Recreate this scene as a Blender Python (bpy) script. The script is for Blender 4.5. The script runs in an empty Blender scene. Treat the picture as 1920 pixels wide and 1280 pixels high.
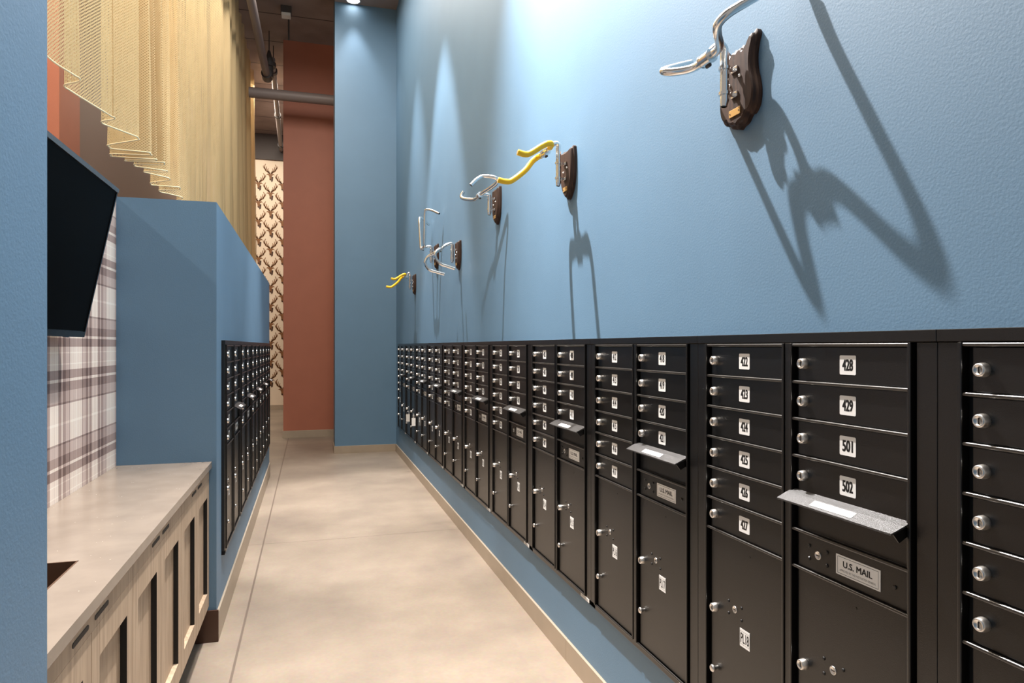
import bpy, bmesh, math, random
from mathutils import Vector, Matrix
random.seed(7)
S = bpy.context.scene
COL = S.collection
R = math.radians

# ------------------------------------------------------------------ camera
CAM_H = 1.397
cd = bpy.data.cameras.new('camera')
cam = bpy.data.objects.new('camera', cd); COL.objects.link(cam)
cam.location = (0, 0, CAM_H)
cam.rotation_euler = (R(90), 0, -math.atan2(378, 1280))
cd.sensor_width = 36; cd.lens = 24.0; cd.shift_y = 9 / 1920; cd.clip_start = 0.02
S.camera = cam
# ------------------------------------------------------------------ view + world
S.view_settings.view_transform = 'Standard'; S.view_settings.look = 'None'
S.view_settings.gamma = 1; S.view_settings.use_curve_mapping = False
S.view_settings.exposure = 0.52
W = bpy.data.worlds.new('world'); S.world = W; W.use_nodes = True
bg = W.node_tree.nodes['Background']
bg.inputs[0].default_value = (1.0, 0.95, 0.9, 1); bg.inputs[1].default_value = 0.25

def spot(name, loc, aim, watts, size, blend, col=(1, .93, .85), radius=.04):
    l = bpy.data.lights.new(name, 'SPOT'); l.energy = watts; l.spot_size = R(size); l.spot_blend = blend
    l.color = col; l.shadow_soft_size = radius
    o = bpy.data.objects.new(name, l); COL.objects.link(o); o.location = loc
    o.rotation_euler = (Vector(aim) - Vector(loc)).to_track_quat('-Z', 'Y').to_euler()
    return o
def area(name, loc, aim, watts, sx, sy, col=(1, .93, .85)):
    l = bpy.data.lights.new(name, 'AREA'); l.shape = 'RECTANGLE'; l.size = sx; l.size_y = sy; l.energy = watts; l.color = col
    o = bpy.data.objects.new(name, l); COL.objects.link(o); o.location = loc
    o.rotation_euler = (Vector(aim) - Vector(loc)).to_track_quat('-Z', 'Y').to_euler()
    return o
spot('spot_or_fill', (.22, 3.43, 5.0), (1.1, 2.05, 1.15), 1180, 84, 1.0, (1, .97, .96), .03)
spot('spot_or_fill', (.22, 3.43, 5.0), (1.1, 2.0, 1.0), 480, 52, .9, (1, .97, .96), .03)  # added fill sharing the lamp position above, brightens the lower wall
spot('spot_or_fill', (.30, 5.85, 5.80), (.63, 5.85, 2), 1000, 40, .45, (1, .97, .96), .03)
spot('spot_or_fill', (-4.6, 1.5, 5.5), (-.6, 3.5, 1.95), 260, 30, .6, (1, .95, .88), .05)
spot('spot_or_fill', (.53, 9.03, 5.85), (.7, 8.8, 2), 45, 60, .7, (1, .97, .96), .04)
spot('spot_or_fill', (.36, 7.4, 5.80), (.72, 7.3, 2), 600, 42, .8, (1, .97, .96), .03)
area('corridor_fill', (.35, 2.6, 5.75), (.35, 2.6, 0), 125, .5, 3.0, (1, .92, .84))  # unseen overhead fill, added to brighten the near corridor
area('corridor_fill', (.0, 7.0, 5.75), (.0, 7.0, 0), 80, .5, 3.0, (1, .92, .84))  # unseen overhead fill, added for the far half of the corridor
spot('spot_or_fill', (.80, 5.2, 5.80), (-.43, 5.2, 1.2), 460, 48, .9, (1, .97, .96), .05)  # unseen fill, added to brighten the partition's corridor face
spot('spot_or_fill', (.75, 1.5, 5.80), (-.43, 1.5, 1.5), 330, 50, .9, (1, .97, .96), .05)  # unseen fill, added to brighten the near left wall
area('lounge_fill', (-.2, 4.5, 5.9), (-1.0, 4.6, 3.4), 75, .4, 3.0, (1, .9, .76))  # unseen warm fill, added to light the front of the curtain
area('lounge_fill', (-1.7, 4.0, 5.9), (-1.7, 4.4, 0), 160, .6, 3.0, (1, .86, .7))  # unseen warm fill, added on the lounge side of the curtain
area('lounge_fill', (-.9, 13.4, 5.9), (-.9, 13.8, 0), 125, 1.0, 2.5, (1, .9, .76))  # unseen area light, added to light the far room

# ------------------------------------------------------------------ materials
MATS = {}
def nt(name):
    m = bpy.data.materials.new(name); m.use_nodes = True
    MATS[name] = m
    return m, m.node_tree, m.node_tree.nodes['Principled BSDF']
def srgb(r, g, b):
    f = lambda c: (c / 255 / 12.92) if c / 255 <= .04045 else ((c / 255 + .055) / 1.055) ** 2.4
    return (f(r), f(g), f(b), 1)
def plain(name, rgb, rough=.5, metal=0, spec=.5, bump=0, bscale=200, var=0, vscale=4):
    m, t, p = nt(name)
    c = srgb(*rgb)
    p.inputs['Base Color'].default_value = c
    p.inputs['Roughness'].default_value = rough; p.inputs['Metallic'].default_value = metal
    p.inputs['Specular IOR Level'].default_value = spec
    tc = t.nodes.new('ShaderNodeTexCoord')
    if bump:
        n = t.nodes.new('ShaderNodeTexNoise'); n.inputs['Scale'].default_value = bscale; n.inputs['Detail'].default_value = 3
        t.links.new(tc.outputs['Object'], n.inputs['Vector'])
        b = t.nodes.new('ShaderNodeBump'); b.inputs['Strength'].default_value = bump; b.inputs['Distance'].default_value = .002
        t.links.new(n.outputs['Fac'], b.inputs['Height']); t.links.new(b.outputs[0], p.inputs['Normal'])
    if var:
        n = t.nodes.new('ShaderNodeTexNoise'); n.inputs['Scale'].default_value = vscale; n.inputs['Detail'].default_value = 5
        t.links.new(tc.outputs['Object'], n.inputs['Vector'])
        r = t.nodes.new('ShaderNodeValToRGB')
        r.color_ramp.elements[0].position = .3; r.color_ramp.elements[1].position = .7
        r.color_ramp.elements[0].color = tuple(x * (1 - var) for x in c[:3]) + (1,)
        r.color_ramp.elements[1].color = tuple(min(1, x * (1 + var)) for x in c[:3]) + (1,)
        t.links.new(n.outputs['Fac'], r.inputs[0]); t.links.new(r.outputs[0], p.inputs['Base Color'])
    return m
plain('blue_paint', (95, 128, 154), .55, spec=.6, bump=.2, bscale=170, var=.03, vscale=3)
plain('orange_paint', (170, 104, 80), .55, bump=.2, bscale=150, var=.03)
plain('brown_paint', (134, 112, 102), .6)
plain('dark_header', (58, 48, 45), .6)
plain('lip_metal', (22, 19, 17), .28, spec=1.0)
BM = plain('black_metal', (9, 7, 6), .30, bump=.16, bscale=700); BM.node_tree.nodes['Principled BSDF'].inputs['IOR'].default_value = 1.62
plain('hood_metal', (36, 33, 31), .38, spec=.8, bump=.6, bscale=600)
plain('black_gap', (6, 5, 5), .6)
plain('chrome', (238, 236, 233), .2, 1)
plain('lock_metal', (232, 228, 222), .33, 1)
plain('white_label', (236, 234, 230), .5)
plain('black_ink', (14, 13, 13), .5)
plain('grey_ink', (120, 118, 116), .5)
plain('baseboard_metal', (176, 160, 140), .4, .25, var=.04, vscale=9)
plain('baseboard_brown', (78, 52, 38), .4, var=.1)
plain('brass_plate', (220, 178, 112), .35, .6)
plain('yellow_tape', (240, 190, 22), .35)
plain('pipe_grey', (128, 116, 112), .5)
plain('pipe_dark', (62, 56, 54), .5)
plain('tv_black', (5, 5, 5), .4, spec=.02)
plain('tv_rim', (26, 26, 28), .2, .3)
plain('tv_silver', (150, 150, 152), .25, .8)
plain('plastic_white', (225, 222, 216), .4)
plain('basin_brown', (92, 64, 44), .45, .2)
m, t, p = nt('lamp_glow'); p.inputs['Emission Color'].default_value = (1, .97, .92, 1); p.inputs['Emission Strength'].default_value = 12
m, t, p = nt('screw_tip'); p.inputs['Base Color'].default_value = srgb(180, 178, 172); p.inputs['Metallic'].default_value = 1; p.inputs['Roughness'].default_value = .3

def wood(name, c0, c1, grain_axis, rough=.5, scale=14):
    m, t, p = nt(name)
    tc = t.nodes.new('ShaderNodeTexCoord'); mp = t.nodes.new('ShaderNodeMapping')
    sc = [scale * 5] * 3; sc[grain_axis] = scale * .35
    mp.inputs['Scale'].default_value = sc
    n = t.nodes.new('ShaderNodeTexNoise'); n.inputs['Scale'].default_value = 1; n.inputs['Detail'].default_value = 6; n.inputs['Distortion'].default_value = .6
    r = t.nodes.new('ShaderNodeValToRGB'); r.color_ramp.elements[0].position = .32; r.color_ramp.elements[1].position = .68
    r.color_ramp.elements[0].color = srgb(*c0); r.color_ramp.elements[1].color = srgb(*c1)
    t.links.new(tc.outputs['Object'], mp.inputs[0]); t.links.new(mp.outputs[0], n.inputs['Vector'])
    t.links.new(n.outputs['Fac'], r.inputs[0]); t.links.new(r.outputs[0], p.inputs['Base Color'])
    b = t.nodes.new('ShaderNodeBump'); b.inputs['Strength'].default_value = .15; b.inputs['Distance'].default_value = .001
    t.links.new(n.outputs['Fac'], b.inputs['Height']); t.links.new(b.outputs[0], p.inputs['Normal'])
    p.inputs['Roughness'].default_value = rough
    return m
wood('oak_wood', (160, 136, 112), (190, 166, 140), 2, .5, 12)
wood('walnut_wood', (40, 26, 20), (74, 52, 40), 2, .55, 16).node_tree.nodes['Principled BSDF'].inputs['Specular IOR Level'].default_value = .3

def math_node(t, op, a, b=None, c=None):
    n = t.nodes.new('ShaderNodeMath'); n.operation = op
    for i, v in enumerate((a, b, c)):
        if v is None: continue
        if isinstance(v, (int, float)): n.inputs[i].default_value = v
        else: t.links.new(v, n.inputs[i])
    return n.outputs[0]

# polished concrete floor
m, t, p = nt('concrete_floor')
tc = t.nodes.new('ShaderNodeTexCoord')
n1 = t.nodes.new('ShaderNodeTexNoise'); n1.inputs['Scale'].default_value = 1.5; n1.inputs['Detail'].default_value = 7; n1.inputs['Roughness'].default_value = .62
n2 = t.nodes.new('ShaderNodeTexNoise'); n2.inputs['Scale'].default_value = 60; n2.inputs['Detail'].default_value = 4
t.links.new(tc.outputs['Object'], n1.inputs['Vector']); t.links.new(tc.outputs['Object'], n2.inputs['Vector'])
r = t.nodes.new('ShaderNodeValToRGB')
e = r.color_ramp.elements
e[0].position = .28; e[0].color = srgb(126, 113, 101)
e[1].position = .72; e[1].color = srgb(158, 143, 127)
x = e.new(.5); x.color = srgb(142, 128, 113)
t.links.new(n1.outputs['Fac'], r.inputs[0])
mx = t.nodes.new('ShaderNodeMixRGB'); mx.blend_type = 'OVERLAY'; mx.inputs[0].default_value = .16
t.links.new(r.outputs[0], mx.inputs[1]); t.links.new(n2.outputs['Color'], mx.inputs[2])
sx = t.nodes.new('ShaderNodeSeparateXYZ'); t.links.new(tc.outputs['Object'], sx.inputs[0])
wob = math_node(t, 'MULTIPLY', math_node(t, 'SUBTRACT', n1.outputs['Fac'], .5), .06)
def line(coord, pos, w, wobble=True):
    cc = math_node(t, 'ADD', coord, wob) if wobble else coord
    return math_node(t, 'LESS_THAN', math_node(t, 'ABSOLUTE', math_node(t, 'SUBTRACT', cc, pos)), w)
lines = math_node(t, 'MAXIMUM', line(sx.outputs[0], -.32, .0055, False), line(sx.outputs[1], 5.12, .004))
lines = math_node(t, 'MAXIMUM', lines, line(sx.outputs[1], 9.9, .006, False))
mx2 = t.nodes.new('ShaderNodeMixRGB'); mx2.inputs[2].default_value = srgb(96, 82, 72)
t.links.new(math_node(t, 'MULTIPLY', lines, .75), mx2.inputs[0]); t.links.new(mx.outputs[0], mx2.inputs[1])
t.links.new(mx2.outputs[0], p.inputs['Base Color'])
p.inputs['Roughness'].default_value = .42; p.inputs['Specular IOR Level'].default_value = .4

# countertop stone
m, t, p = nt('quartz')
tc = t.nodes.new('ShaderNodeTexCoord')
n1 = t.nodes.new('ShaderNodeTexNoise'); n1.inputs['Scale'].default_value = 9; n1.inputs['Detail'].default_value = 8
t.links.new(tc.outputs['Object'], n1.inputs['Vector'])
r = t.nodes.new('ShaderNodeValToRGB'); e = r.color_ramp.elements
e[0].position = .3; e[0].color = srgb(130, 117, 104); e[1].position = .7; e[1].color = srgb(143, 129, 115)
t.links.new(n1.outputs['Fac'], r.inputs[0])
v = t.nodes.new('ShaderNodeTexVoronoi'); v.inputs['Scale'].default_value = 30; t.links.new(tc.outputs['Object'], v.inputs['Vector'])
fl = math_node(t, 'LESS_THAN', v.outputs['Distance'], .05)
mx = t.nodes.new('ShaderNodeMixRGB'); mx.inputs[2].default_value = srgb(225, 212, 196)
t.links.new(math_node(t, 'MULTIPLY', fl, .6), mx.inputs[0]); t.links.new(r.outputs[0], mx.inputs[1])
t.links.new(mx.outputs[0], p.inputs['Base Color']); p.inputs['Roughness'].default_value = .22

# plaid wallpaper (sett repeats every 0.465 m both ways)
m, t, p = nt('plaid_paper')
tc = t.nodes.new('ShaderNodeTexCoord'); sx = t.nodes.new('ShaderNodeSeparateXYZ'); t.links.new(tc.outputs['Object'], sx.inputs[0])
def sett(coord, centre):
    u = math_node(t, 'DIVIDE', math_node(t, 'SUBTRACT', coord, centre), .465)
    fr = math_node(t, 'FRACT', math_node(t, 'ADD', u, .5))
    a = math_node(t, 'MULTIPLY', math_node(t, 'ABSOLUTE', math_node(t, 'SUBTRACT', fr, .5)), 2)   # 0..1
    rp = t.nodes.new('ShaderNodeValToRGB'); rp.color_ramp.interpolation = 'CONSTANT'
    el = rp.color_ramp.elements
    stops = [(0, 1.0), (.016, .86), (.29, .30), (.322, .62), (.49, .28), (.635, .86), (.68, .28), (.82, .84), (.90, 1.0), (.918, .84)]
    el[0].position = 0; el[0].color = (1, 1, 1, 1)
    el[1].position = stops[1][0]; el[1].color = (stops[1][1],) * 3 + (1,)
    for ps, vv in stops[2:]:
        q = el.new(ps); q.color = (vv,) * 3 + (1,)
    t.links.new(a, rp.inputs[0])
    return rp.outputs[0]
h = sett(sx.outputs[2], 1.121); vv = sett(sx.outputs[1], 2.945)
fine = math_node(t, 'MULTIPLY', math_node(t, 'GREATER_THAN', math_node(t, 'FRACT', math_node(t, 'MULTIPLY', sx.outputs[1], 46)), .75), .07)
sm = math_node(t, 'SUBTRACT', math_node(t, 'MULTIPLY', math_node(t, 'ADD', h, vv), .5), fine)
r = t.nodes.new('ShaderNodeValToRGB'); e = r.color_ramp.elements
e[0].position = .24; e[0].color = srgb(98, 76, 70)
e[1].position = .95; e[1].color = srgb(246, 238, 226)
for ps, c in ((.45, (146, 124, 116)), (.58, (176, 154, 145)), (.74, (206, 186, 176)), (.85, (236, 222, 208))):
    q = e.new(ps); q.color = srgb(*c)
t.links.new(sm, r.inputs[0]); t.links.new(r.outputs[0], p.inputs['Base Color']); p.inputs['Roughness'].default_value = .45

plain('cream_paper', (232, 214, 190), .6, var=.02)
plain('stag_ink', (128, 84, 44), .6, var=.25, vscale=30)
plain('stag_dark', (70, 44, 28), .6)

# boarded ceiling
m, t, p = nt('ceiling_boards')
tc = t.nodes.new('ShaderNodeTexCoord'); sx = t.nodes.new('ShaderNodeSeparateXYZ'); t.links.new(tc.outputs['Object'], sx.inputs[0])
g = math_node(t, 'LESS_THAN', math_node(t, 'FRACT', math_node(t, 'DIVIDE', sx.outputs[1], .92)), .022)
n1 = t.nodes.new('ShaderNodeTexNoise'); n1.inputs['Scale'].default_value = 2.5; n1.inputs['Detail'].default_value = 6
t.links.new(tc.outputs['Object'], n1.inputs['Vector'])
r = t.nodes.new('ShaderNodeValToRGB'); e = r.color_ramp.elements
e[0].position = .3; e[0].color = srgb(122, 106, 100); e[1].position = .7; e[1].color = srgb(146, 130, 122)
t.links.new(n1.outputs['Fac'], r.inputs[0])
mx = t.nodes.new('ShaderNodeMixRGB'); mx.inputs[2].default_value = srgb(52, 44, 42)
t.links.new(g, mx.inputs[0]); t.links.new(r.outputs[0], mx.inputs[1]); t.links.new(mx.outputs[0], p.inputs['Base Color'])
p.inputs['Roughness'].default_value = .8

# open knit curtain
m, t, p = nt('gold_mesh')
t.nodes.remove(p)
out = [n for n in t.nodes if n.type == 'OUTPUT_MATERIAL'][0]
uv = t.nodes.new('ShaderNodeUVMap'); sx = t.nodes.new('ShaderNodeSeparateXYZ'); t.links.new(uv.outputs[0], sx.inputs[0])
ca = math_node(t, 'COSINE', math_node(t, 'MULTIPLY', sx.outputs[0], 2 * math.pi / .019))
cb = math_node(t, 'COSINE', math_node(t, 'MULTIPLY', sx.outputs[1], 2 * math.pi / .016))
hole = math_node(t, 'GREATER_THAN', math_node(t, 'MULTIPLY', ca, cb), .24)
df = t.nodes.new('ShaderNodeBsdfDiffuse'); df.inputs[0].default_value = srgb(216, 192, 148)
tl = t.nodes.new('ShaderNodeBsdfTranslucent'); tl.inputs[0].default_value = srgb(214, 176, 116)
tr = t.nodes.new('ShaderNodeBsdfTransparent')
m1 = t.nodes.new('ShaderNodeMixShader'); m1.inputs[0].default_value = .22
m2 = t.nodes.new('ShaderNodeMixShader')
t.links.new(df.outputs[0], m1.inputs[1]); t.links.new(tl.outputs[0], m1.inputs[2])
t.links.new(hole, m2.inputs[0]); t.links.new(m1.outputs[0], m2.inputs[1]); t.links.new(tr.outputs[0], m2.inputs[2])
t.links.new(m2.outputs[0], out.inputs[0])
plain('gold_cord', (244, 228, 188), .6)

# ------------------------------------------------------------------ mesh builder
class MB:
    def __init__(s): s.v = []; s.f = []; s.m = []; s.sm = []; s.names = []
    def mi(s, mat):
        if mat not in s.names: s.names.append(mat)
        return s.names.index(mat)
    def add(s, vs, fs, mat, smooth=False):
        o = len(s.v); s.v += [tuple(v) for v in vs]; k = s.mi(mat)
        for f in fs: s.f.append(tuple(i + o for i in f)); s.m.append(k); s.sm.append(smooth)
        return s
    def box(s, x0, x1, y0, y1, z0, z1, mat, bev=0):
        if bev:
            bm = bmesh.new(); bmesh.ops.create_cube(bm, size=1)
            for v in bm.verts: v.co = Vector(((x0 + x1) / 2 + v.co.x * (x1 - x0), (y0 + y1) / 2 + v.co.y * (y1 - y0), (z0 + z1) / 2 + v.co.z * (z1 - z0)))
            bmesh.ops.bevel(bm, geom=list(bm.edges), offset=bev, segments=2, profile=.6, affect='EDGES')
            bm.verts.index_update()
            s.add([v.co.copy() for v in bm.verts], [[v.index for v in f.verts] for f in bm.faces], mat); bm.free()
            return s
        vs = [(x, y, z) for z in (z0, z1) for y in (y0, y1) for x in (x0, x1)]
        return s.add(vs, [(0, 2, 3, 1), (4, 5, 7, 6), (0, 1, 5, 4), (2, 6, 7, 3), (0, 4, 6, 2), (1, 3, 7, 5)], mat)
    def tube(s, pts, r, mat, seg=12, caps=True):
        pts = [Vector(p) for p in pts]; n = len(pts)
        rs = r if isinstance(r, (list, tuple)) else [r] * n
        vs = []; prev = None
        for i, p in enumerate(pts):
            d = (pts[min(i + 1, n - 1)] - pts[max(i - 1, 0)]).normalized()
            if prev is None:
                a = Vector((0, 0, 1)) if abs(d.z) < .9 else Vector((1, 0, 0))
                nx = d.cross(a).normalized()
            else:
                nx = (prev - d * prev.dot(d)).normalized()
            prev = nx; ny = d.cross(nx)
            for k in range(seg):
                a = 2 * math.pi * k / seg
                vs.append(p + (nx * math.cos(a) + ny * math.sin(a)) * rs[i])
        fs = [(i * seg + k, i * seg + (k + 1) % seg, (i + 1) * seg + (k + 1) % seg, (i + 1) * seg + k) for i in range(n - 1) for k in range(seg)]
        s.add(vs, fs, mat, True)
        if caps:
            s.add(vs[:seg], [tuple(range(seg))[::-1]], mat); s.add(vs[-seg:], [tuple(range(seg))], mat)
        return s
    def lathe_y(s, x, z, prof, mat, seg=16, smooth=True):
        """prof: (radius, y) pairs, axis along local y, from the wall outwards (y falling)"""
        vs = [(x + r * math.cos(2 * math.pi * k / seg), y, z + r * math.sin(2 * math.pi * k / seg)) for r, y in prof for k in range(seg)]
        fs = [(i * seg + k, (i + 1) * seg + k, (i + 1) * seg + (k + 1) % seg, i * seg + (k + 1) % seg) for i in range(len(prof) - 1) for k in range(seg)]
        s.add(vs, [f[::-1] for f in fs], mat, smooth)
        o = vs[-seg:]; s.add(o, [tuple(range(seg))], mat)
        return s
    def prism_y(s, outline, y0, y1, mat, inset=0):
        """outline in (x,z); extruded from y0 (back) to y1 (front, smaller)"""
        n = len(outline)
        vs = [(x, y0, z) for x, z in outline] + [(x, y1, z) for x, z in outline]
        fs = [(i, (i + 1) % n, n + (i + 1) % n, n + i) for i in range(n)] + [tuple(range(n))[::-1], tuple(range(n, 2 * n))]
        return s.add(vs, fs, mat)
    def mesh(s, name):
        me = bpy.data.meshes.new(name); me.from_pydata(s.v, [], s.f)
        for k in s.names: me.materials.append(MATS[k])
        me.polygons.foreach_set('material_index', s.m); me.polygons.foreach_set('use_smooth', s.sm)
        bm = bmesh.new(); bm.from_mesh(me); bmesh.ops.recalc_face_normals(bm, faces=bm.faces); bm.to_mesh(me); bm.free()
        me.update(); return me
    def build(s, name, parent=None):
        return link(name, s.mesh(name), parent)
def link(name, me, parent=None, loc=None):
    o = bpy.data.objects.new(name, me); COL.objects.link(o)
    if parent: o.parent = parent
    if loc: o.location = loc
    return o
def thing(name, label, cat, loc=(0, 0, 0), rz=0, group=None):
    o = bpy.data.objects.new(name, None); COL.objects.link(o); o.empty_display_size = .05
    o.location = loc; o.rotation_euler = (0, 0, rz)
    return tag(o, label, cat, group)
def tag(o, label, cat, group=None):
    o['label'] = label; o['category'] = cat
    if group: o['group'] = group
    return o
def struct(name, mb, label=None):
    o = mb.build(name); o['kind'] = 'structure'
    if label: o['label'] = label
    return o
def smooth_path(pts, n=6):
    pts = [Vector(p) for p in pts]; out = []
    P = [pts[0] * 2 - pts[1]] + pts + [pts[-1] * 2 - pts[-2]]
    for i in range(1, len(P) - 2):
        for k in range(n):
            u = k / n; a, b, c, d = P[i - 1], P[i], P[i + 1], P[i + 2]
            out.append(.5 * ((2 * b) + (c - a) * u + (2 * a - 5 * b + 4 * c - d) * u * u + (3 * b - a - 3 * c + d) * u ** 3))
    out.append(pts[-1]); return out

_glyph = {}
def glyphs(txt, height, width, x, y, z, mb, mat, bold=.0):
    """centred line of lettering on the local front (facing -y), fitted in width x height"""
    if txt not in _glyph:
        c = bpy.data.curves.new('t', 'FONT'); c.body = txt; c.size = 1; c.resolution_u = 3
        o = bpy.data.objects.new('t', c); me = o.to_mesh()
        _glyph[txt] = ([tuple(v.co) for v in me.vertices], [tuple(q.vertices) for q in me.polygons])
        o.to_mesh_clear(); bpy.data.objects.remove(o); bpy.data.curves.remove(c)
    vs, fs = _glyph[txt]
    if not vs: return
    xs = [v[0] for v in vs]; ys = [v[1] for v in vs]
    kx = width / (max(xs) - min(xs)); ky = height / (max(ys) - min(ys))
    cx = (max(xs) + min(xs)) / 2; cy = (max(ys) + min(ys)) / 2
    for k, (sx_, sz_) in enumerate(((0, 0),) if not bold else ((-1, -.6), (1, -.6), (-1, .6), (1, .6))):
        mb.add([(x + (v[0] - cx) * kx + sx_ * bold, y - .00003 * k, z + (v[1] - cy) * ky + sz_ * bold) for v in vs], fs, mat)
def round_rect(x, z, w, h, r, n=4):
    pts = []
    for cx, cz, a0 in ((x + w / 2 - r, z + h / 2 - r, 0), (x - w / 2 + r, z + h / 2 - r, 90), (x - w / 2 + r, z - h / 2 + r, 180), (x + w / 2 - r, z - h / 2 + r, 270)):
        for k in range(n + 1):
            a = R(a0 + 90 * k / n); pts.append((cx + r * math.cos(a), cz + r * math.sin(a)))
    return pts

# ------------------------------------------------------------------ the room
XR = 1.10           # right wall
XL = -.427          # corridor face of the left partition
YN, YP, YE = 1.33, 3.50, 7.84      # near wall end, partition near face, partition far end
XN = -.85           # back of the niche
TOP = 2.08
YB = 9.18           # blue pier
CEIL = 6.06; SOF = 5.885

f = MB(); f.box(-6, 2.4, -2, 17, -.1, 0, 'concrete_floor'); struct('floor', f)
f = MB(); f.box(XR, XR + .15, -2, YB + .5, 0, CEIL, 'blue_paint'); struct('wall_right', f)
f = MB(); f.box(.306, XR, YB, YB + .5, 0, CEIL, 'blue_paint'); struct('wall_end', f)
f = MB(); f.box(-.396, 2.4, 10.95, 11.15, 0, CEIL, 'orange_paint'); struct('wall_orange', f)
f = MB(); f.box(XN, XL, YP, YE, 0, TOP, 'blue_paint'); struct('wall_partition', f)
f = MB(); f.box(-1.0, XL, -1.2, YN, 0, TOP, 'blue_paint'); struct('wall_left', f)
f = MB(); f.box(XN - .12, XN, YN, YP, 0, TOP, 'plaid_paper'); struct('wall_niche', f)
f = MB(); f.box(-3.4, -2.0, 6.5, 7.03, 0, CEIL, 'orange_paint'); struct('wall_pier', f)
f = MB(); f.box(-2.25, -2.05, 7.03, 15.95, 0, CEIL, 'brown_paint'); struct('wall_lounge', f)
f = MB(); f.box(-6, 2.4, -2, 17, CEIL, CEIL + .1, 'ceiling_boards'); struct('ceiling', f)
f = MB(); f.box(.306, XR, -2, YB, SOF, CEIL, 'ceiling_boards'); struct('ceiling_soffit', f)
f = MB(); f.box(-2.05, 2.4, 15.9, 15.95, 5.5, CEIL, 'dark_header'); struct('trim_1', f)

# wall with the antlered-head wallpaper
f = MB(); f.box(-2.25, 2.4, 15.95, 16.1, 0, CEIL, 'cream_paper')
def strip(pts, w0, w1, ox, oz, mat, y=15.947):
    n = len(pts); L = []; Rr = []
    for i, (x, z) in enumerate(pts):
        a = pts[max(i - 1, 0)]; b = pts[min(i + 1, n - 1)]
        dx, dz = b[0] - a[0], b[1] - a[1]; l = math.hypot(dx, dz) or 1
        w = w0 + (w1 - w0) * i / (n - 1); nx, nz = -dz / l * w, dx / l * w
        L.append((ox + x + nx, y, oz + z + nz)); Rr.append((ox + x - nx, y, oz + z - nz))
    f.add(L + Rr, [(i, i + 1, n + i + 1, n + i) for i in range(n - 1)], mat)
def stag(ox, oz):
    for sgn in (-1, 1):
        q = lambda pts: [(sgn * x * 1.12, z * 1.05) for x, z in pts]
        strip(q([(.012, .0), (.045, .035), (.085, .06), (.11, .11), (.105, .165), (.09, .20)]), 0.0188, 0.0064, ox, oz, 'stag_ink')
        strip(q([(.045, .035), (.05, .08), (.042, .115)]), 0.0145, 0.0048, ox, oz, 'stag_ink')
        strip(q([(.085, .06), (.078, .11), (.07, .15)]), 0.0145, 0.0048, ox, oz, 'stag_ink')
        strip(q([(.108, .10), (.128, .135), (.132, .165)]), 0.0130, 0.0048, ox, oz, 'stag_ink')
        strip(q([(.02, .005), (.03, .03), (.022, .06)]), 0.0116, 0.0048, ox, oz, 'stag_ink')
        strip(q([(.022, -.025), (.055, -.012), (.075, -.022)]), 0.0174, 0.0048, ox, oz, 'stag_ink')      # ear
    f.add([(ox + x, 15.9465, oz + z) for x, z in ((-.03, 0), (-.034, -.04), (-.02, -.09), (-.022, -.13), (0, -.15), (.022, -.13), (.02, -.09), (.034, -.04), (.03, 0))], [tuple(range(9))], 'stag_ink')
    f.add([(ox + x, 15.946, oz + z) for x, z in ((-.018, -.12), (-.012, -.145), (.012, -.145), (.018, -.12), (0, -.105))], [tuple(range(5))], 'stag_dark')
    for sx_ in (-1, 1):
        f.add([(ox + sx_ * x, 15.946, oz + z) for x, z in ((.014, -.04), (.026, -.034), (.024, -.05))], [(0, 1, 2)], 'stag_dark')
    f.add([(ox + x, 15.947, oz + z) for x, z in ((.02, -.06), (.06, -.07), (.05, -.16), (.02, -.185), (.012, -.15))], [tuple(range(5))], 'stag_dark')
for ci in range(-6, 2):
    for ri in range(15):
        zz = .05 + ri * .412 + (.206 if ci % 2 else 0)
        if .28 < zz < 5.3: stag(-.845 + (ci + 3) * .247 - .247 * 0, zz)
struct('wall_far', f)

# baseboards
def bb(name, segs, mat='baseboard_metal'):
    b = MB()
    for s_ in segs: b.box(*s_, mat, .0015)
    return struct(name, b)
bb('baseboard_right', [(XR - .012, XR, y0 + .0012, y1, 0, .096) for y0, y1 in ((-2, .4), (.4, 2.84), (2.84, 5.3), (5.3, 7.74), (7.74, YB - .013))])
bb('baseboard_end', [(.306, XR, YB - .012, YB, 0, .096), (.294, .306, YB - .012, YB + .4, 0, .096)])
bb('baseboard_orange', [(-.396, 2.3, 10.938, 10.95, 0, .11), (-.408, -.396, 10.938, 11.15, 0, .11)])
bb('baseboard_partition', [(XL, XL + .01, YP, YE, 0, .14)])
bb('baseboard_far', [(-2.04, 2.3, 15.93, 15.945, 0, .10)])
bb('baseboard_niche', [(-.56, XL + .01, YP - .01, YP, 0, .15)], 'baseboard_brown')

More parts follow.
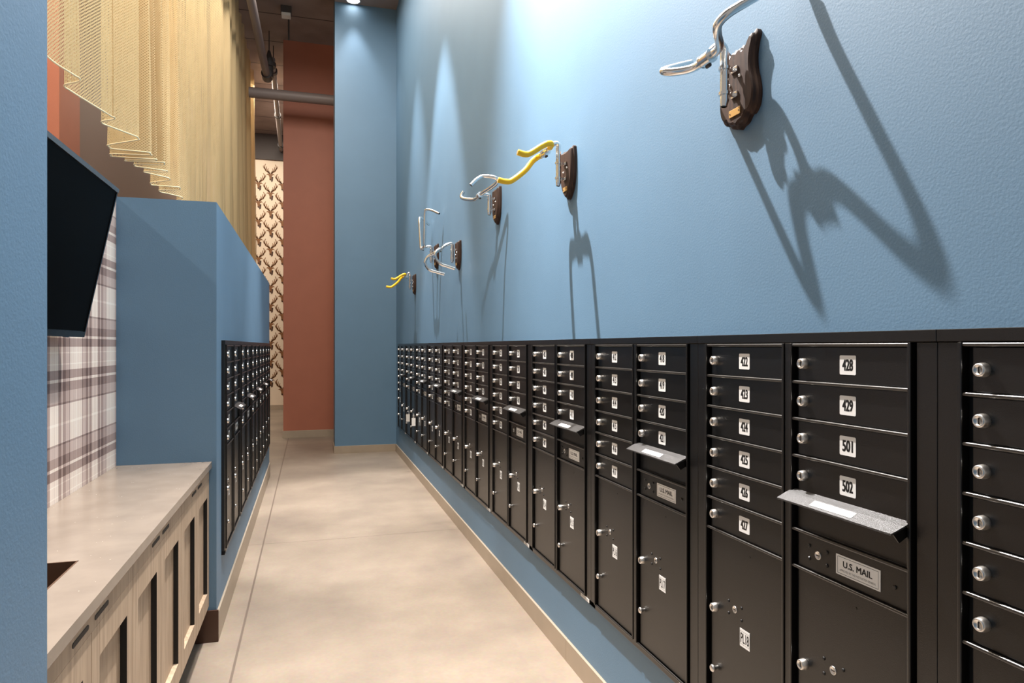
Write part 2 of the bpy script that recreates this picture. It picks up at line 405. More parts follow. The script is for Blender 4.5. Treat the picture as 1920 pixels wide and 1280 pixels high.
# ------------------------------------------------------------------ mailbox units
U = .0855; DW = .315; C2 = .358; ZT = 1.048       # local z of the top of the doors (unit base at 0.352)
PITCH = .793; Z0 = .352
def frame_mesh(left_rows):
    b = MB(); K = 'black_metal'
    b.box(-.0593, .7327, -.003, -.0002, .0005, 1.0755, 'black_gap')
    for x0, x1 in ((-.0593, -.016), (.689, .7327)): b.box(x0, x1, -.015, -.003, .0005, 1.052, K, .0012)
    b.box(-.0593, .7327, -.018, -.003, 1.0535, 1.0755, K, .0012)            # top strip
    b.box(-.0593, .7327, -.015, -.003, .0005, .021, K, .0012)               # bottom strip
    for x0 in (-.012, C2 - .012):                                           # raised lip round each column
        b.box(x0 - .003, x0 + .005, -.022, -.003, .021, 1.0525, K, .002)
        b.box(x0 + DW + .0125, x0 + DW + .0195, -.021, -.003, .021, 1.0525, K, .002)
    b.box(DW + .0085, C2 - .016, -.018, -.003, .021, 1.0525, K, .0015)       # mullion
    for x0, rows in ((0, left_rows), (C2, (0, 1, 2, 3, 4, 5, 6, 12))):
        for r_ in rows:
            z = ZT - r_ * U
            b.tube([(x0 - .008, -.0165, z), (x0 + DW + .001, -.0165, z)], .0038, 'lip_metal', 12)
        b.tube([(x0 + DW - .003, -.0135, .0245), (x0 + DW - .003, -.0135, ZT - .003)], .0034, 'lip_metal', 12)   # hinge rib
    return b.mesh('frame')
FRAME = frame_mesh((0, 1, 2, 3, 4, 5, 6, 12)); FRAME7 = frame_mesh((0, 1, 2, 3, 4, 5, 6, 7, 9, 12))
def door_mesh(units, name):
    b = MB(); b.box(.006, DW - .009, -.012, -.0032, -units * U + .0045, -.0045, 'black_metal', .0012)
    return b.mesh(name)
DOOR = door_mesh(1, 'compartment_door')
def parcel_mesh(units):
    b = MB(); b.box(.006, DW - .009, -.012, -.0032, -units * U + .0045, -.0045, 'black_metal', .0012)
    if units == 6:
        for x, z in ((.088, -.179), (.088, -.212), (.145, -.179), (.145, -.212)):
            b.lathe_y(x, z, [(.0042, -.0115), (.0042, -.013), (.0026, -.0142)], 'black_gap', 10)
        b.lathe_y(.18, -.035, [(.003, -.0115), (.003, -.0128)], 'black_metal', 8)
    return b.mesh('parcel_door')
PARCEL = {u: parcel_mesh(u) for u in (2, 3, 6)} if False else {}
for u in (2, 3, 6): PARCEL[u] = parcel_mesh(u)
def lock_mesh(name='lock', r=.0124, depth=.0145):
    b = MB(); y = -.0122
    b.lathe_y(0, 0, [(r, y), (r, y - depth * .45), (r * .93, y - depth * .55), (r * .93, y - depth * .9), (r * .78, y - depth), (r * .62, y - depth), (r * .58, y - depth * .92), (.0005, y - depth * .92)], 'lock_metal', 18)
    b.box(-.0009, .0009, y - depth * .97, y - depth * .9, -r * .4, r * .4, 'black_gap')
    return b.mesh(name)
LOCK = lock_mesh()
LATCH = MB().lathe_y(0, 0, [(.006, -.0122), (.006, -.018), (.0095, -.020), (.0105, -.024), (.008, -.0275), (.0005, -.0282)], 'lock_metal', 16).mesh('latch_knob')
ARROW = MB().lathe_y(0, 0, [(.0095, -.0121), (.0095, -.0135), (.0078, -.0142), (.0072, -.0132), (.0005, -.0132)], 'lock_metal', 16).box(-.0045, .0045, -.0138, -.0128, -.001, .001, 'black_gap').mesh('arrow_lock')
def plate(txt, framed=False):
    b = MB()
    w, h_ = (.045, .041) if not framed else (.042, .047)
    b.prism_y(round_rect(0, 0, w, h_, .003 if not framed else .0006), -.0122, -.0128, 'white_label')
    if framed:
        glyphs(txt, .026, .034, 0, -.0129, 0, b, 'black_ink', .0005)
        for x0, x1, z0, z1 in ((-.0195, .0195, .0165, .0172), (-.0195, .0195, -.0172, -.0165), (-.0195, -.0188, -.0172, .0172), (.0188, .0195, -.0172, .0172)):
            b.box(x0, x1, -.01292, -.0127, z0, z1, 'grey_ink')
    else:
        glyphs(txt, .0235, .028 if len(txt) == 3 else .03, 0, -.0129, 0, b, 'black_ink', .0011)
    return b.mesh('number_plate')
def hood_mesh():
    b = MB(); n = 'hood_metal'
    prof = [(-.003, .006), (-.012, .007), (-.030, .000), (-.054, -.0135), (-.0545, -.017), (-.030, -.0035), (-.012, .003), (-.003, .002)]
    k = len(prof); x0, x1 = -.012, DW + .002
    vs = [(x0 if y > -.04 else x0 - .004, y, z) for y, z in prof] + [(x1 if y > -.04 else x1 - .006, y, z) for y, z in prof]
    b.add(vs, [(i, (i + 1) % k, k + (i + 1) % k, k + i) for i in range(k)] + [tuple(range(k))[::-1], tuple(range(k, 2 * k))], n)
    b.add([(DW - .006, -.006, .002), (DW - .006, -.05, -.0145), (DW - .006, -.036, -.032), (DW - .006, -.006, -.016), (DW - .003, -.006, .002), (DW - .003, -.05, -.0145), (DW - .003, -.036, -.032), (DW - .003, -.006, -.016)],
          [(0, 1, 2, 3), (7, 6, 5, 4), (0, 4, 5, 1), (1, 5, 6, 2), (2, 6, 7, 3), (3, 7, 4, 0)], 'black_metal')
    return b.mesh('slot_hood')
HOOD = hood_mesh()
def hood_label_mesh():
    b = MB(); o = MB()
    glyphs('OUTGOING MAIL', .008, .10, 0, 0, 0, o, 'grey_ink')
    ang = math.atan2(.0135, .024)
    tr = lambda x, y, z: (.145 + x, -.041 - z * -math.cos(ang) * -1, -.0052 + z * math.sin(ang) + y)
    # sloping plane through the hood's top: point (y,z) = (-.041,-.0055) direction (cos, sin)
    def P(x, s_, off): return (.145 + x, -.041 + s_ * math.cos(ang) - off * math.sin(ang), -.0062 + s_ * math.sin(ang) + off * math.cos(ang))
    q = [(-.06, -.008), (.06, -.008), (.06, .009), (-.06, .009)]
    b.add([P(x, s_, .0002) for x, s_ in q] + [P(x, s_, .0009) for x, s_ in q], [(3, 2, 1, 0), (4, 5, 6, 7), (0, 1, 5, 4), (1, 2, 6, 5), (2, 3, 7, 6), (3, 0, 4, 7)], 'white_label')
    b.add([P(v[0], v[2], .0011) for v in o.v], o.f, 'grey_ink')
    return b.mesh('slot_label')
HOODLABEL = hood_label_mesh()
def mail_panel_mesh():
    b = MB(); b.box(.006, DW - .009, -.012, -.0032, -U + .0045, -.0045, 'black_metal', .0012)
    for x, z in ((.042, -.028), (.042, -.057), (.097, -.028), (.097, -.057), (.279, -.043)):
        b.lathe_y(x, z, [(.0046, -.0115), (.0046, -.0132), (.003, -.0148)], 'black_metal', 10)
    return b.mesh('mail_panel')
MAILPANEL = mail_panel_mesh()
SLOTPANEL = MB().box(.001, DW - .008, -.009, -.0032, -U + .0035, -.001, 'black_metal', .001).mesh('slot_panel')
def mail_plate_mesh():
    b = MB(); b.box(-.06, .06, -.0132, -.0121, -.0215, .0215, 'white_label', .0004)
    for x0, x1, z0, z1 in ((-.055, .055, .0172, .018), (-.055, .055, -.018, -.0172), (-.055, -.0543, -.018, .018), (.0543, .055, -.018, .018)):
        b.box(x0, x1, -.0134, -.013, z0, z1, 'black_ink')
    glyphs('U.S. MAIL', .013, .078, 0, -.0134, .004, b, 'black_ink', .0006)
    glyphs('APPROVED BY THE POSTMASTER GENERAL', .0045, .098, 0, -.0134, -.0105, b, 'grey_ink')
    return b.mesh('mail_plate')
MAILPLATE = mail_plate_mesh()
def sticker_mesh():
    b = MB(); b.box(-.045, .045, -.0158, -.0151, -.0075, .0075, 'white_label')
    for z in (.003, -.001, -.0045): b.box(-.038, .030, -.0161, -.0157, z - .0006, z + .0006, 'grey_ink')
    return b.mesh('sticker')
STICK = sticker_mesh()
def mailbox_unit(loc, rz, label, group, left_nums, right_nums, parcels, tall=False):
    r_ = thing('mailbox_unit', label, 'mailbox', loc, rz, group)
    link('frame', FRAME7 if tall else FRAME, r_)
    for nums, x0 in ((left_nums, 0), (right_nums, C2)):
        for i, n_ in enumerate(nums):
            z = ZT - i * U
            d = link('compartment_door', DOOR, r_, (x0, 0, z))
            link('lock', LOCK, d, (.0275, 0, -U / 2))
            link('number_plate', plate(str(n_)), d, (.158, 0, -U / 2))
    link('slot_panel', SLOTPANEL, r_, (C2, 0, ZT - 4 * U))
    hd = link('slot_hood', HOOD, r_, (C2, 0, ZT - 4 * U)); link('slot_label', HOODLABEL, hd)
    mp = link('mail_panel', MAILPANEL, r_, (C2, 0, ZT - 5 * U))
    link('arrow_lock', ARROW, mp, (.07, 0, -U / 2)); link('mail_plate', MAILPLATE, mp, (.185, 0, -U / 2))
    todo = [(C2, 6, 6, parcels[1])] + ([(0, 7, 2, parcels[0]), (0, 9, 3, parcels[0])] if tall else [(0, 6, 6, parcels[0])])
    for x0, row, un, txt in todo:
        pd = link('parcel_door', PARCEL[un], r_, (x0, 0, ZT - row * U))
        h_ = un * U
        if un == 6:
            link('lock', LOCK, pd, (.0275, 0, -.218)); link('latch_knob', LATCH, pd, (.0275, 0, -.388))
            link('arrow_lock', ARROW, pd, (.116, 0, -.193)); link('number_plate', plate(txt, True), pd, (.16, 0, -.255))
        else:
            link('lock', LOCK, pd, (.0275, 0, -h_ * .4)); link('number_plate', plate(txt, True), pd, (.16, 0, -h_ * .5))
    link('sticker', STICK, r_, (.672, 0, .0105))
    return r_
seq = [f_ * 100 + n_ for f_ in (1, 2, 3, 4, 5, 6, 7) for n_ in range(1, 30)]
i0 = seq.index(422)
GR = 'black mailbox units along the right blue wall'; GL = 'black mailbox units in the left blue partition'
lab = {11: 'black mailbox unit cut off by the right edge, just right of doors 428 to 502',
       10: 'black mailbox unit with doors 422 to 427 and 428 to 502 and PL18',
       9: 'black mailbox unit with doors 412 to 417 and 418 to 421 and PL17',
       8: 'black mailbox unit immediately left of the one with doors 412 to 421',
       7: 'black mailbox unit second to the left of the one with doors 412 to 421',
       6: 'black mailbox unit third to the left of the one with doors 412 to 421',
       5: 'black mailbox unit fourth to the left of the one with doors 412 to 421',
       4: 'black mailbox unit fourth from the far end of the right wall row',
       3: 'black mailbox unit with a white tag, third from the far end of the right row',
       2: 'black mailbox unit second from the far end of the right wall row',
       1: 'farthest black mailbox unit of the right row, next to the blue end wall'}
for k in range(11, 0, -1):
    s0 = i0 + (k - 10) * 10
    nums = [seq[j] for j in range(s0, s0 + 10)]
    tall = k == 1
    L_ = nums[:6] if not tall else [seq[s0 - 1]] + nums[:6]
    mailbox_unit((XR, 1.697 + PITCH * (10 - k), Z0), -R(90), lab[k], GR, L_, nums[6:], ('PL%d' % max(1, 2 * k - 2), 'PL%d' % (2 * k - 1)), tall)
ll = ['nearest black mailbox unit in the left blue partition, just past the counter', 'second black mailbox unit of the left partition, counting from the counter',
      'middle one of the five black mailbox units in the left partition', 'fourth black mailbox unit of the left partition, counting from the counter',
      'farthest black mailbox unit of the left partition, at its far corner']
for k in range(5):
    s0 = i0 + 20 + k * 10; nums = [seq[j] for j in range(s0, s0 + 10)]
    mailbox_unit((XL, 3.745 + PITCH * k, Z0), R(90), ll[k], GL, nums[:6], nums[6:], ('PL%d' % (22 + 2 * k), 'PL%d' % (23 + 2 * k)))
# key tags hanging from two parcel locks
def key_tag(loc, label):
    t_ = thing('key_tag', label, 'tag', loc, 0, 'white tags on the mailbox locks')
    b = MB(); b.box(-.028, .012, -.001, .001, -.115, -.032, 'plastic_white', .0008); b.build('tag_card', t_)
    ring = [(-.008 + .016 * math.cos(a), 0, -.018 + .018 * math.sin(a)) for a in [2 * math.pi * i / 16 for i in range(17)]]
    MB().tube(ring, .0012, 'chrome', 6, False).build('key_ring', t_)
yl2 = 1.697 + PITCH * 8; yl3 = 1.697 + PITCH * 7
key_tag((XR - .045, yl2 - C2 - .0275, Z0 + ZT - 6 * U - .218), 'white tag hanging from a lock on the far mailboxes, left of two')
key_tag((XR - .045, yl3 - .0275, Z0 + ZT - 6 * U - .218), 'white tag hanging from a lock on the far mailboxes, right of two')

# ------------------------------------------------------------------ handlebar trophies
def shield_plain():
    half = [(0, .098), (.03, .100), (.062, .104), (.070, .085), (.0715, .03), (.066, -.03), (.05, -.075), (.022, -.107), (0, -.118)]
    return half + [(-x, z) for x, z in half[-2:0:-1]]
def shield_fancy():
    half = [(0, .092), (.018, .098), (.03, .088), (.05, .098), (.062, .112), (.072, .118), (.078, .105), (.070, .085), (.064, .055), (.066, .02), (.076, -.015), (.080, -.045), (.074, -.075),
            (.058, -.092), (.046, -.092), (.03, -.108), (.012, -.112), (0, -.118)]
    return half + [(-x, z) for x, z in half[-2:0:-1]]
def plaque(mb, outl):
    outl = [(v.x, v.z) for v in smooth_path([(x, 0, z) for x, z in outl + outl[:1]], 4)][:-1]
    n = len(outl)
    lay = [(1.0, -.0005), (1.0, -.012), (.93, -.0155), (.91, -.0225), (.86, -.026)]
    vs = [(x * s_, y, z * s_) for s_, y in lay for x, z in outl]
    fs = [(i * n + k, i * n + (k + 1) % n, (i + 1) * n + (k + 1) % n, (i + 1) * n + k) for i in range(len(lay) - 1) for k in range(n)]
    mb.add(vs, fs, 'walnut_wood'); mb.add(vs[-n:], [tuple(range(n))], 'walnut_wood')
def trophy(y, z, label, halves, clamp, tube_x=0, fancy=False, tape=None, rb=.0112, stem_top=.1):
    """local axes: x = towards the viewer's right, -y = out from the wall, z up; halves are lists of (x, e, z)"""
    r_ = thing('handlebar_trophy', label, 'wall decoration', (XR, y, z), -R(90), 'bicycle handlebar trophies on the right wall')
    b = MB(); plaque(b, shield_fancy() if fancy else shield_plain()); b.build('plaque', r_)
    b = MB(); b.box(-.024, .024, -.0285, -.0262, -.083, -.064, 'brass_plate', .0006)
    for x in (-.019, .019): b.lathe_y(x, -.0735, [(.002, -.0285), (.0015, -.0295)], 'black_gap', 8)
    b.build('name_plate', r_)
    et = .058
    # steerer tube with its cut end, then the stem reaching out to the clamp
    ce, cz = clamp
    tp = stem_top
    b = MB()
    b.tube([(0, -et, -.046), (0, -et, .02), (0, -et, tp - .02)], .0118, 'chrome', 16)
    b.tube([(0, -et - .002, -.062), (0, -et, -.045)], [.0085, .0118], 'chrome', 16, False)
    b.tube([(0, -et - .0025, -.060), (0, -et - .002, -.048)], .0075, 'black_gap', 12)
    b.build('steerer_tube', r_)
    b = MB()
    b.tube(smooth_path([(0, -et, tp - .03), (0, -et, tp - .01), (0, -et - .012, tp), (0, -(et + ce) / 2 - .01, (tp + cz) / 2 + .003), (0, -ce + .008, cz)], 5), .0105, 'chrome', 14)
    b.tube([(-.021, -ce, cz), (.021, -ce, cz)], .0165, 'chrome', 18)
    b.tube([(-.022, -ce, cz), (-.018, -ce, cz)], .0178, 'chrome', 18); b.tube([(.018, -ce, cz), (.022, -ce, cz)], .0178, 'chrome', 18)
    b.tube([(-.008, -ce + .004, cz - .018), (.008, -ce + .004, cz - .018)], .005, 'pipe_dark', 8)
    b.build('stem', r_)
    for zz in (-.028, .038):
        b = MB()
        b.tube([(0, -et, zz - .004), (0, -et, zz + .004)], .0155, 'chrome', 16)
        b.box(-.004, .004, -et + .010, -.026, zz - .005, zz + .005, 'chrome', .001)
        b.box(-.014, .014, -.0305, -.0262, zz - .0075, zz + .0075, 'chrome', .001)
        b.build('bracket', r_)
    for x, zz in ((.022, .016), (-.022, .004)):
        MB().lathe_y(x, zz, [(.004, -.0262), (.0035, -.030), (.0015, -.0315)], 'chrome', 10).build('screw', r_)
    bar = None
    pts = [(x, -e_, z_) for x, e_, z_ in halves[0]][::-1] + [(x, -e_, z_) for x, e_, z_ in halves[1]]
    sp = smooth_path(pts, 7)
    b = MB()
    for ends in (0,): b.tube(sp, rb, 'chrome', 14)
    for i, j in ((0, 1), (-1, -2)):
        d = (sp[i] - sp[j]).normalized(); b.tube([sp[i] - d * .001, sp[i] + d * .0006], rb * .72, 'black_gap', 12)
    bar = b.build('handlebar', r_)
    if tape:
        for side in (0, 1):
            hp = smooth_path([(x, -e_, z_) for x, e_, z_ in halves[side]], 7)
            k0 = int(len(hp) * tape)
            seg_ = hp[k0:]
            tt = MB(); tt.tube(seg_, rb * 1.12, 'yellow_tape', 14)
            d = (seg_[-1] - seg_[-2]).normalized(); tt.tube([seg_[-1], seg_[-1] + d * .0015], rb * .8, 'brass_plate', 12)
            tt.build('grip_tape', bar)
    return r_
# halves[0] = far half (x<0), halves[1] = near half; z relative to the plaque's centre
T = lambda z0, lst: [(x, e_, z_ - z0) for x, e_, z_ in lst]
trophy(1.56, 2.087, 'chrome cruiser handlebar on an ornate dark shield, highest and nearest on the right wall',
       [T(2.087, [(0, .11, 2.145), (-.045, .108, 2.146), (-.075, .122, 2.144), (-.11, .150, 2.148), (-.134, .162, 2.158), (-.150, .145, 2.170), (-.165, .10, 2.190), (-.178, .05, 2.210)]),
        T(2.087, [(0, .11, 2.145), (.045, .108, 2.150), (.075, .122, 2.152), (.105, .148, 2.160), (.128, .160, 2.172), (.150, .145, 2.190), (.168, .10, 2.218), (.186, .055, 2.246), (.20, .028, 2.275)])],
       (.11, .058), fancy=True, stem_top=.1)
yel = lambda z0: [T(z0, [(0, .118, z0 + .082), (-.05, .117, z0 + .082), (-.088, .122, z0 + .084), (-.10, .145, z0 + .066), (-.10, .18, z0 + .022), (-.10, .24, z0 - .026), (-.10, .27, z0 - .033), (-.10, .305, z0 - .028)]),
                  T(z0, [(0, .118, z0 + .082), (.05, .118, z0 + .085), (.086, .122, z0 + .092), (.10, .14, z0 + .09), (.10, .17, z0 + .075), (.10, .22, z0 + .042), (.10, .245, z0 + .036), (.10, .275, z0 + .042)])]
trophy(2.81, 2.16, 'yellow taped bullhorn handlebar on a brown shield, second from the camera', yel(2.16), (.118, .082), tape=.16, stem_top=.125)
trophy(4.01, 2.255, 'chrome swept handlebar with upturned ends, just left of the nearer yellow one',
       [T(2.255, [(0, .12, 2.309), (-.05, .12, 2.306), (-.11, .13, 2.305), (-.17, .160, 2.318), (-.205, .183, 2.332), (-.215, .185, 2.350), (-.215, .172, 2.372)]),
        T(2.255, [(0, .12, 2.309), (.06, .105, 2.318), (.13, .085, 2.328), (.21, .065, 2.345), (.235, .085, 2.362), (.212, .147, 2.372), (.21, .185, 2.352), (.21, .222, 2.315)])],
       (.12, .054), stem_top=.062)
trophy(5.145, 2.10, 'white drop racing handlebar curling down on a brown shield, below the tall upright one',
       [T(2.10, [(0, .153, 2.137), (-.06, .158, 2.132), (-.12, .175, 2.122), (-.15, .215, 2.10), (-.155, .238, 2.066), (-.155, .238, 2.035), (-.155, .208, 1.995), (-.155, .16, 1.98), (-.155, .091, 1.963)]),
        T(2.10, [(0, .153, 2.137), (.06, .158, 2.132), (.115, .172, 2.122), (.14, .200, 2.103), (.145, .215, 2.080), (.145, .208, 2.045), (.145, .176, 2.008), (.145, .13, 1.992), (.145, .069, 1.975)])],
       (.153, .037), stem_top=.085)
trophy(6.09, 2.21, 'tall chrome ape-hanger handlebar rising straight up from a small shield',
       [T(2.21, [(0, .134, 2.276), (-.06, .134, 2.276), (-.10, .134, 2.285), (-.112, .136, 2.32), (-.13, .14, 2.44), (-.145, .143, 2.545), (-.16, .135, 2.575), (-.20, .10, 2.572), (-.29, .03, 2.54)]),
        T(2.21, [(0, .134, 2.276), (.06, .134, 2.276), (.10, .134, 2.285), (.110, .136, 2.32), (.125, .136, 2.44), (.14, .136, 2.56), (.155, .128, 2.590), (.19, .09, 2.582), (.27, .035, 2.54)])],
       (.134, .066), stem_top=.085)
trophy(7.45, 2.078, 'farthest handlebar, yellow taped horns on a small shield near the end wall', yel(2.078), (.095, .08), tape=.2, stem_top=.118)

# ------------------------------------------------------------------ television
tv = thing('television', 'black flat television tilted forward on the plaid wall above the counter', 'television', (XN + .01, 2.33, 1.43))
tilt = math.atan2(.11, .54)
def tvp(u, w, n_):       # u along y, w up the tilted face, n_ out of the screen
    c_, s_ = math.cos(tilt), math.sin(tilt)
    return (.052 + w * s_ + n_ * c_, u, w * c_ - n_ * s_)
def tvbox(mb, u0, u1, w0, w1, n0, n1, mat):
    vs = [tvp(u, w, n_) for n_ in (n0, n1) for w in (w0, w1) for u in (u0, u1)]
    mb.add(vs, [(0, 2, 3, 1), (4, 5, 7, 6), (0, 1, 5, 4), (2, 6, 7, 3), (0, 4, 6, 2), (1, 3, 7, 5)], mat)
b = MB(); tvbox(b, -.48, .48, 0, .552, -.030, -.001, 'tv_rim'); b.build('casing', tv)
b = MB(); tvbox(b, -.468, .468, .022, .543, -.0006, .0004, 'tv_black'); b.build('screen', tv)
b = MB()
for a in ((-.48, .48, 0, .02), (-.48, .48, .545, .552), (-.48, -.47, .02, .545), (.47, .48, .02, .545)): tvbox(b, *a, -.001, .003, 'tv_rim')
tvbox(b, -.48, .48, .540, .5545, -.03, .0055, 'tv_silver'); b.build('bezel', tv)
b = MB(); tvbox(b, .30, .34, -.004, 0, -.012, -.004, 'tv_silver'); b.build('sensor', tv)
b = MB(); b.box(-.005, .02, -.18, .18, .12, .42, 'tv_rim'); 
b.box(.0, .075, -.12, -.09, .34, .40, 'tv_rim'); b.box(.0, .075, .09, .12, .34, .40, 'tv_rim'); b.build('wall_mount', tv)

# ------------------------------------------------------------------ counter and cabinets
CT = .852; XF = -.447
ct = thing('countertop', 'beige speckled stone countertop under the television with a square cut-out', 'countertop', (XF - .2, 2.415, CT - .028))
b = MB()
hx0, hx1, hy0, hy1 = -.80, -.565, 1.50, 1.977
x0, x1, y0, y1 = XN + .001, XF, YN + .001, YP - .001
ox, oy, oz = ct.location
def slab(a0, a1, b0, b1): b.box(a0 - ox, a1 - ox, b0 - oy, b1 - oy, 0, .028, 'quartz')
xs = [x0, hx0, hx1, x1]; ys = [y0, hy0, hy1, y1]
vs = [(x - ox, y - oy, z) for z in (0, .028) for y in ys for x in xs]
fs = []
for j in range(3):
    for i in range(3):
        if (i, j) == (1, 1): continue
        q = [j * 4 + i, j * 4 + i + 1, j * 4 + i + 5, j * 4 + i + 4]
        fs.append(tuple(q[::-1])); fs.append(tuple(k + 16 for k in q))
for q in [(0, 1), (1, 2), (2, 3), (3, 7), (7, 11), (11, 15), (15, 14), (14, 13), (13, 12), (12, 8), (8, 4), (4, 0), (6, 5), (5, 9), (9, 10), (10, 6)]:
    fs.append((q[0], q[1], q[1] + 16, q[0] + 16))
b.add(vs, fs, 'quartz'); b.build('slab', ct)
b = MB(); q = .004
for a in ((hx0, hx0 + q, hy0, hy1), (hx1 - q, hx1, hy0, hy1), (hx0, hx1, hy0, hy0 + q), (hx0, hx1, hy1 - q, hy1)):
    b.box(a[0] - ox, a[1] - ox, a[2] - oy, a[3] - oy, -.10, .0285, 'basin_brown')
b.box(hx0 - ox, hx1 - ox, hy0 - oy, hy1 - oy, -.104, -.10, 'basin_brown'); b.build('basin', ct)

def cabinet(yc, w, label):
    r_ = thing('base_cabinet', label, 'cabinet', (XF - .012, yc, 0), 0, 'oak base cabinets under the counter')
    D = .385; H = CT - .029; h2 = w / 2 - .0006
    b = MB(); 
    b.box(-D, -.022, -h2, h2, .17, H - .13 if abs(yc - 1.72) < .2 else H, 'oak_wood')
    b.box(-.022, 0, -h2, h2, H - .052, H, 'oak_wood', .001)                      # top rail
    if abs(yc - 1.72) < .2: b.box(-.06, -.022, -h2, h2, H - .13, H, 'oak_wood')
    b.build('body', r_)
    b = MB(); b.box(-D, -.075, -h2, h2, 0, .17, 'baseboard_brown'); b.build('toe_kick', r_)
    for sgn in (-1, 1):
        d = MB(); a0, a1 = sorted((sgn * .0015, sgn * (h2 - .0008)))
        z0, z1 = .172, H - .053; sw = .058
        d.box(-.022, 0, a0, a0 + sw, z0, z1, 'oak_wood', .0008); d.box(-.022, 0, a1 - sw, a1, z0, z1, 'oak_wood', .0008)
        d.box(-.022, 0, a0 + sw, a1 - sw, z1 - .075, z1, 'oak_wood'); d.box(-.022, 0, a0 + sw, a1 - sw, z0, z0 + .075, 'oak_wood')
        do = d.build('cabinet_door', r_)
        p_ = MB(); p_.box(-.0215, -.0165, a0 + sw, a1 - sw, z0 + .075, z1 - .075, 'oak_wood'); p_.build('door_panel', do)
        e_ = .0012
        for y_ in (a0 + sw, a1 - sw - e_): MB().box(-.0164, -.0003, y_, y_ + e_, z0 + .0755, z1 - .0755, 'black_gap').build('panel_edging', do)
        # black slot pull, on the rail over each door near the meeting line
        s_ = MB(); yc_ = sgn * .075
        rr = round_rect(yc_, H - .030, .105, .011, .0054, 5)
        n = len(rr); s_.add([(-.004, y_, z_) for y_, z_ in rr] + [(.0012, y_, z_) for y_, z_ in rr],
                            [(i, (i + 1) % n, n + (i + 1) % n, n + i) for i in range(n)] + [tuple(range(n, 2 * n))], 'black_gap')
        s_.build('slot_pull', r_)
    return r_
w = (YP - YN - .004) / 3
for i, l_ in enumerate(('nearest pale oak base cabinet, beside the blue wall at the left edge', 'middle pale oak base cabinet of the three under the counter', 'farthest pale oak base cabinet, against the blue partition')):
    cabinet(YN + .002 + w * (i + .5), w, l_)

# ------------------------------------------------------------------ curtain
def curtain(name, label, path, z0, z1, n=8):
    pts = [Vector((x, y, 0)) for x, y in path]; sp = smooth_path(pts, n)
    r_ = thing(name, label, 'curtain', (-1.0, sp[len(sp) // 2].y, z0), 0)
    nz = 14; o = r_.location; vs = []; uvs = []; L = 0; Ls = [0]
    for i in range(1, len(sp)): L += (sp[i] - sp[i - 1]).length; Ls.append(L)
    for j in range(nz + 1):
        k = j / nz; z = z0 + (z1 - z0) * k
        for i, p_ in enumerate(sp):
            x = -1.0 + (p_.x + 1.0) * (1 - .25 * k) + .006 * math.sin(p_.y * 9 + z * 1.7)
            vs.append((x - o.x, p_.y + .012 * math.sin(z * 1.3 + p_.y * 4) - o.y, z - o.z)); uvs.append((Ls[i], z))
    m_ = len(sp); fs = [(j * m_ + i, j * m_ + i + 1, (j + 1) * m_ + i + 1, (j + 1) * m_ + i) for j in range(nz) for i in range(m_ - 1)]
    me = bpy.data.meshes.new('fabric'); me.from_pydata(vs, [], fs); me.materials.append(MATS['gold_mesh'])
    ul = me.uv_layers.new(name='UVMap')
    for lp in me.loops: ul.data[lp.index].uv = uvs[lp.vertex_index]
    me.polygons.foreach_set('use_smooth', [True] * len(fs)); link('fabric', me, r_)
    MB().tube([Vector(v) for v in vs[:m_]], .0035, 'gold_cord', 6).build('hem_cord', r_)
    return r_
RT = [(3.36, -.955), (3.87, -.955), (4.20, -.91), (4.53, -.925), (4.68, -.92), (4.76, -.885), (4.97, -.90), (5.19, -.935), (5.47, -.913)]
LT = [(3.49, -1.042), (3.97, -1.036), (4.43, -1.118), (4.63, -1.158), (4.74, -1.10), (4.86, -1.07), (5.03, -1.052), (5.37, -1.09), (5.60, -1.071)]
path = [(-1.0, 2.3), (-1.05, 2.6), (-.98, 2.85), (-1.01, 3.14)]
for (ya, xa), (yb_, xb) in zip(RT, LT): dd = min(.045, (yb_ - ya) * .34); path += [(xa - .012, ya - dd), (xa, ya - dd * .35), (xa - .001, ya + dd * .35), (xa - .018, ya + dd), (xb + .018, yb_ - dd), (xb + .001, yb_ - dd * .35), (xb, yb_ + dd * .35), (xb + .010, yb_ + dd)]
y = 5.68; k = 0
while y < 7.3:
    path.append((-.985 + (.035 if k % 2 else -.035), y)); y += .11 + .02 * math.sin(k * 2.1); k += 1
curtain('mesh_curtain', 'long gold open-knit curtain with a wavy hem, hanging nearest above the counter niche', path, 2.55, 5.95, 6)
path = []; y = 7.38; k = 0
while y < 12.7:
    path.append((-.95 + (.075 if k % 2 else -.06) + .02 * math.sin(k * 1.7), y)); y += .20 + .05 * math.sin(k * 1.3); k += 1
curtain('mesh_curtain', 'farther gold curtain panel in tight dark folds, beside the antler wallpaper', path, 2.55, 5.95, 6)
bpy.data.objects['mesh_curtain']['group'] = 'gold mesh curtains'; bpy.data.objects['mesh_curtain.001']['group'] = 'gold mesh curtains'

# ------------------------------------------------------------------ overhead
dl = thing('downlight', 'round recessed white downlight glowing in the ceiling by the blue end wall', 'ceiling light', (.533, 9.07, SOF))
b = MB(); ring = [(.085 * math.cos(a), .085 * math.sin(a), -.004) for a in [2 * math.pi * i / 24 for i in range(25)]]
b.tube(ring, .008, 'plastic_white', 8, False); b.build('trim_ring', dl)
b = MB(); b.add([(.08 * math.cos(2 * math.pi * i / 24), .08 * math.sin(2 * math.pi * i / 24), -.003) for i in range(24)], [tuple(range(24))], 'lamp_glow'); b.build('lens', dl)

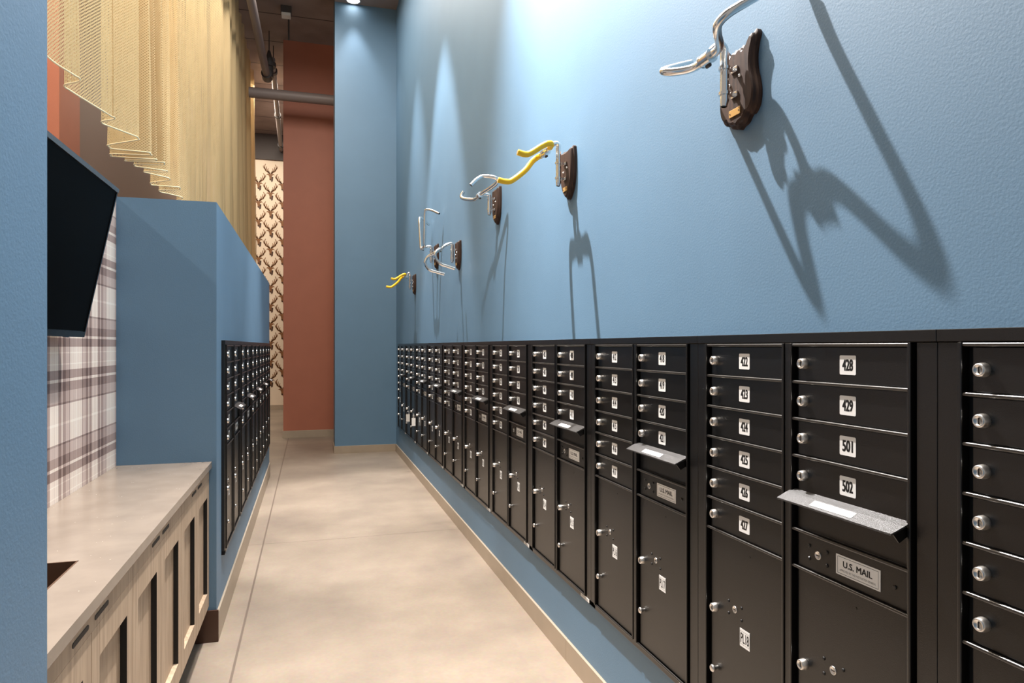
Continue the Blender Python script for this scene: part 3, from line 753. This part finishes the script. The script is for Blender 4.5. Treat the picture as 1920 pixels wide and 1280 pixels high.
o = thing('pipe', 'thick horizontal grey pipe crossing in front of the orange wall', 'pipe', (0, 10.4, 5.02))
MB().tube([(-.84, 0, 0), (.9, 0, 0)], .075, 'pipe_grey', 18).build('tube', o)
o = thing('pipe', 'grey sprinkler main running beside the curtain up to the dark coupling', 'pipe', (-.65, 8.0, 5.4), 0)
MB().tube([(-.08, -4, 0), (.03, 2.72, 0)], .052, 'pipe_grey', 16).build('tube', o)
MB().tube([(.03, 2.62, 0), (.035, 2.80, 0)], .075, 'pipe_dark', 14).build('flange', o)
MB().tube([(.0, .6, .05), (.0, .6, .66)], .008, 'pipe_dark', 6).build('hanger_rod', o)
b = MB(); b.tube([(.065, 2.69, -.03), (.065, 2.69, .24)], .062, 'pipe_dark', 14); b.tube([(.065, 2.69, .12), (.065, 2.69, .18)], .10, 'pipe_dark', 14); b.tube([(.065, 2.69, .24), (.065, 2.69, .36)], [.05, .02], 'pipe_dark', 12); b.build('valve_body', o)
MB().tube([(.065, 2.69, .36), (.065, 2.69, .655)], .008, 'pipe_dark', 6).build('valve_hanger', o)
o = thing('pipe', 'thin grey sprinkler branch pipe receding to the antler wallpaper wall', 'pipe', (-.55, 10.9, 5.72), 0)
MB().tube([(0, .0, 0), (-.07, 4.95, 0)], .042, 'pipe_grey', 14).build('tube', o)
for yy in (.45, 2.6, 4.6):
    MB().tube([(-.014 * yy, yy - .04, 0), (-.0142 * yy, yy + .04, 0)], .06, 'pipe_dark', 12).build('coupling', o)
MB().tube([(.0, .3, .04), (.0, .3, .335)], .008, 'pipe_dark', 6).build('hanger_rod', o)
o = thing('ceiling_box', 'small dark junction box with a pale base fixed to the ceiling before the orange wall', 'ceiling fixture', (-.32, 9.9, CEIL))
MB().box(-.07, .07, -.07, .07, -.09, -.0005, 'pipe_dark', .004).build('housing', o)
MB().box(-.06, .06, -.06, .06, -.13, -.09, 'plastic_white', .004).build('base', o)
MB().tube([(.03, .1, -.0005), (.03, .1, -.4)], .012, 'pipe_dark', 8).build('drop_rod', o)
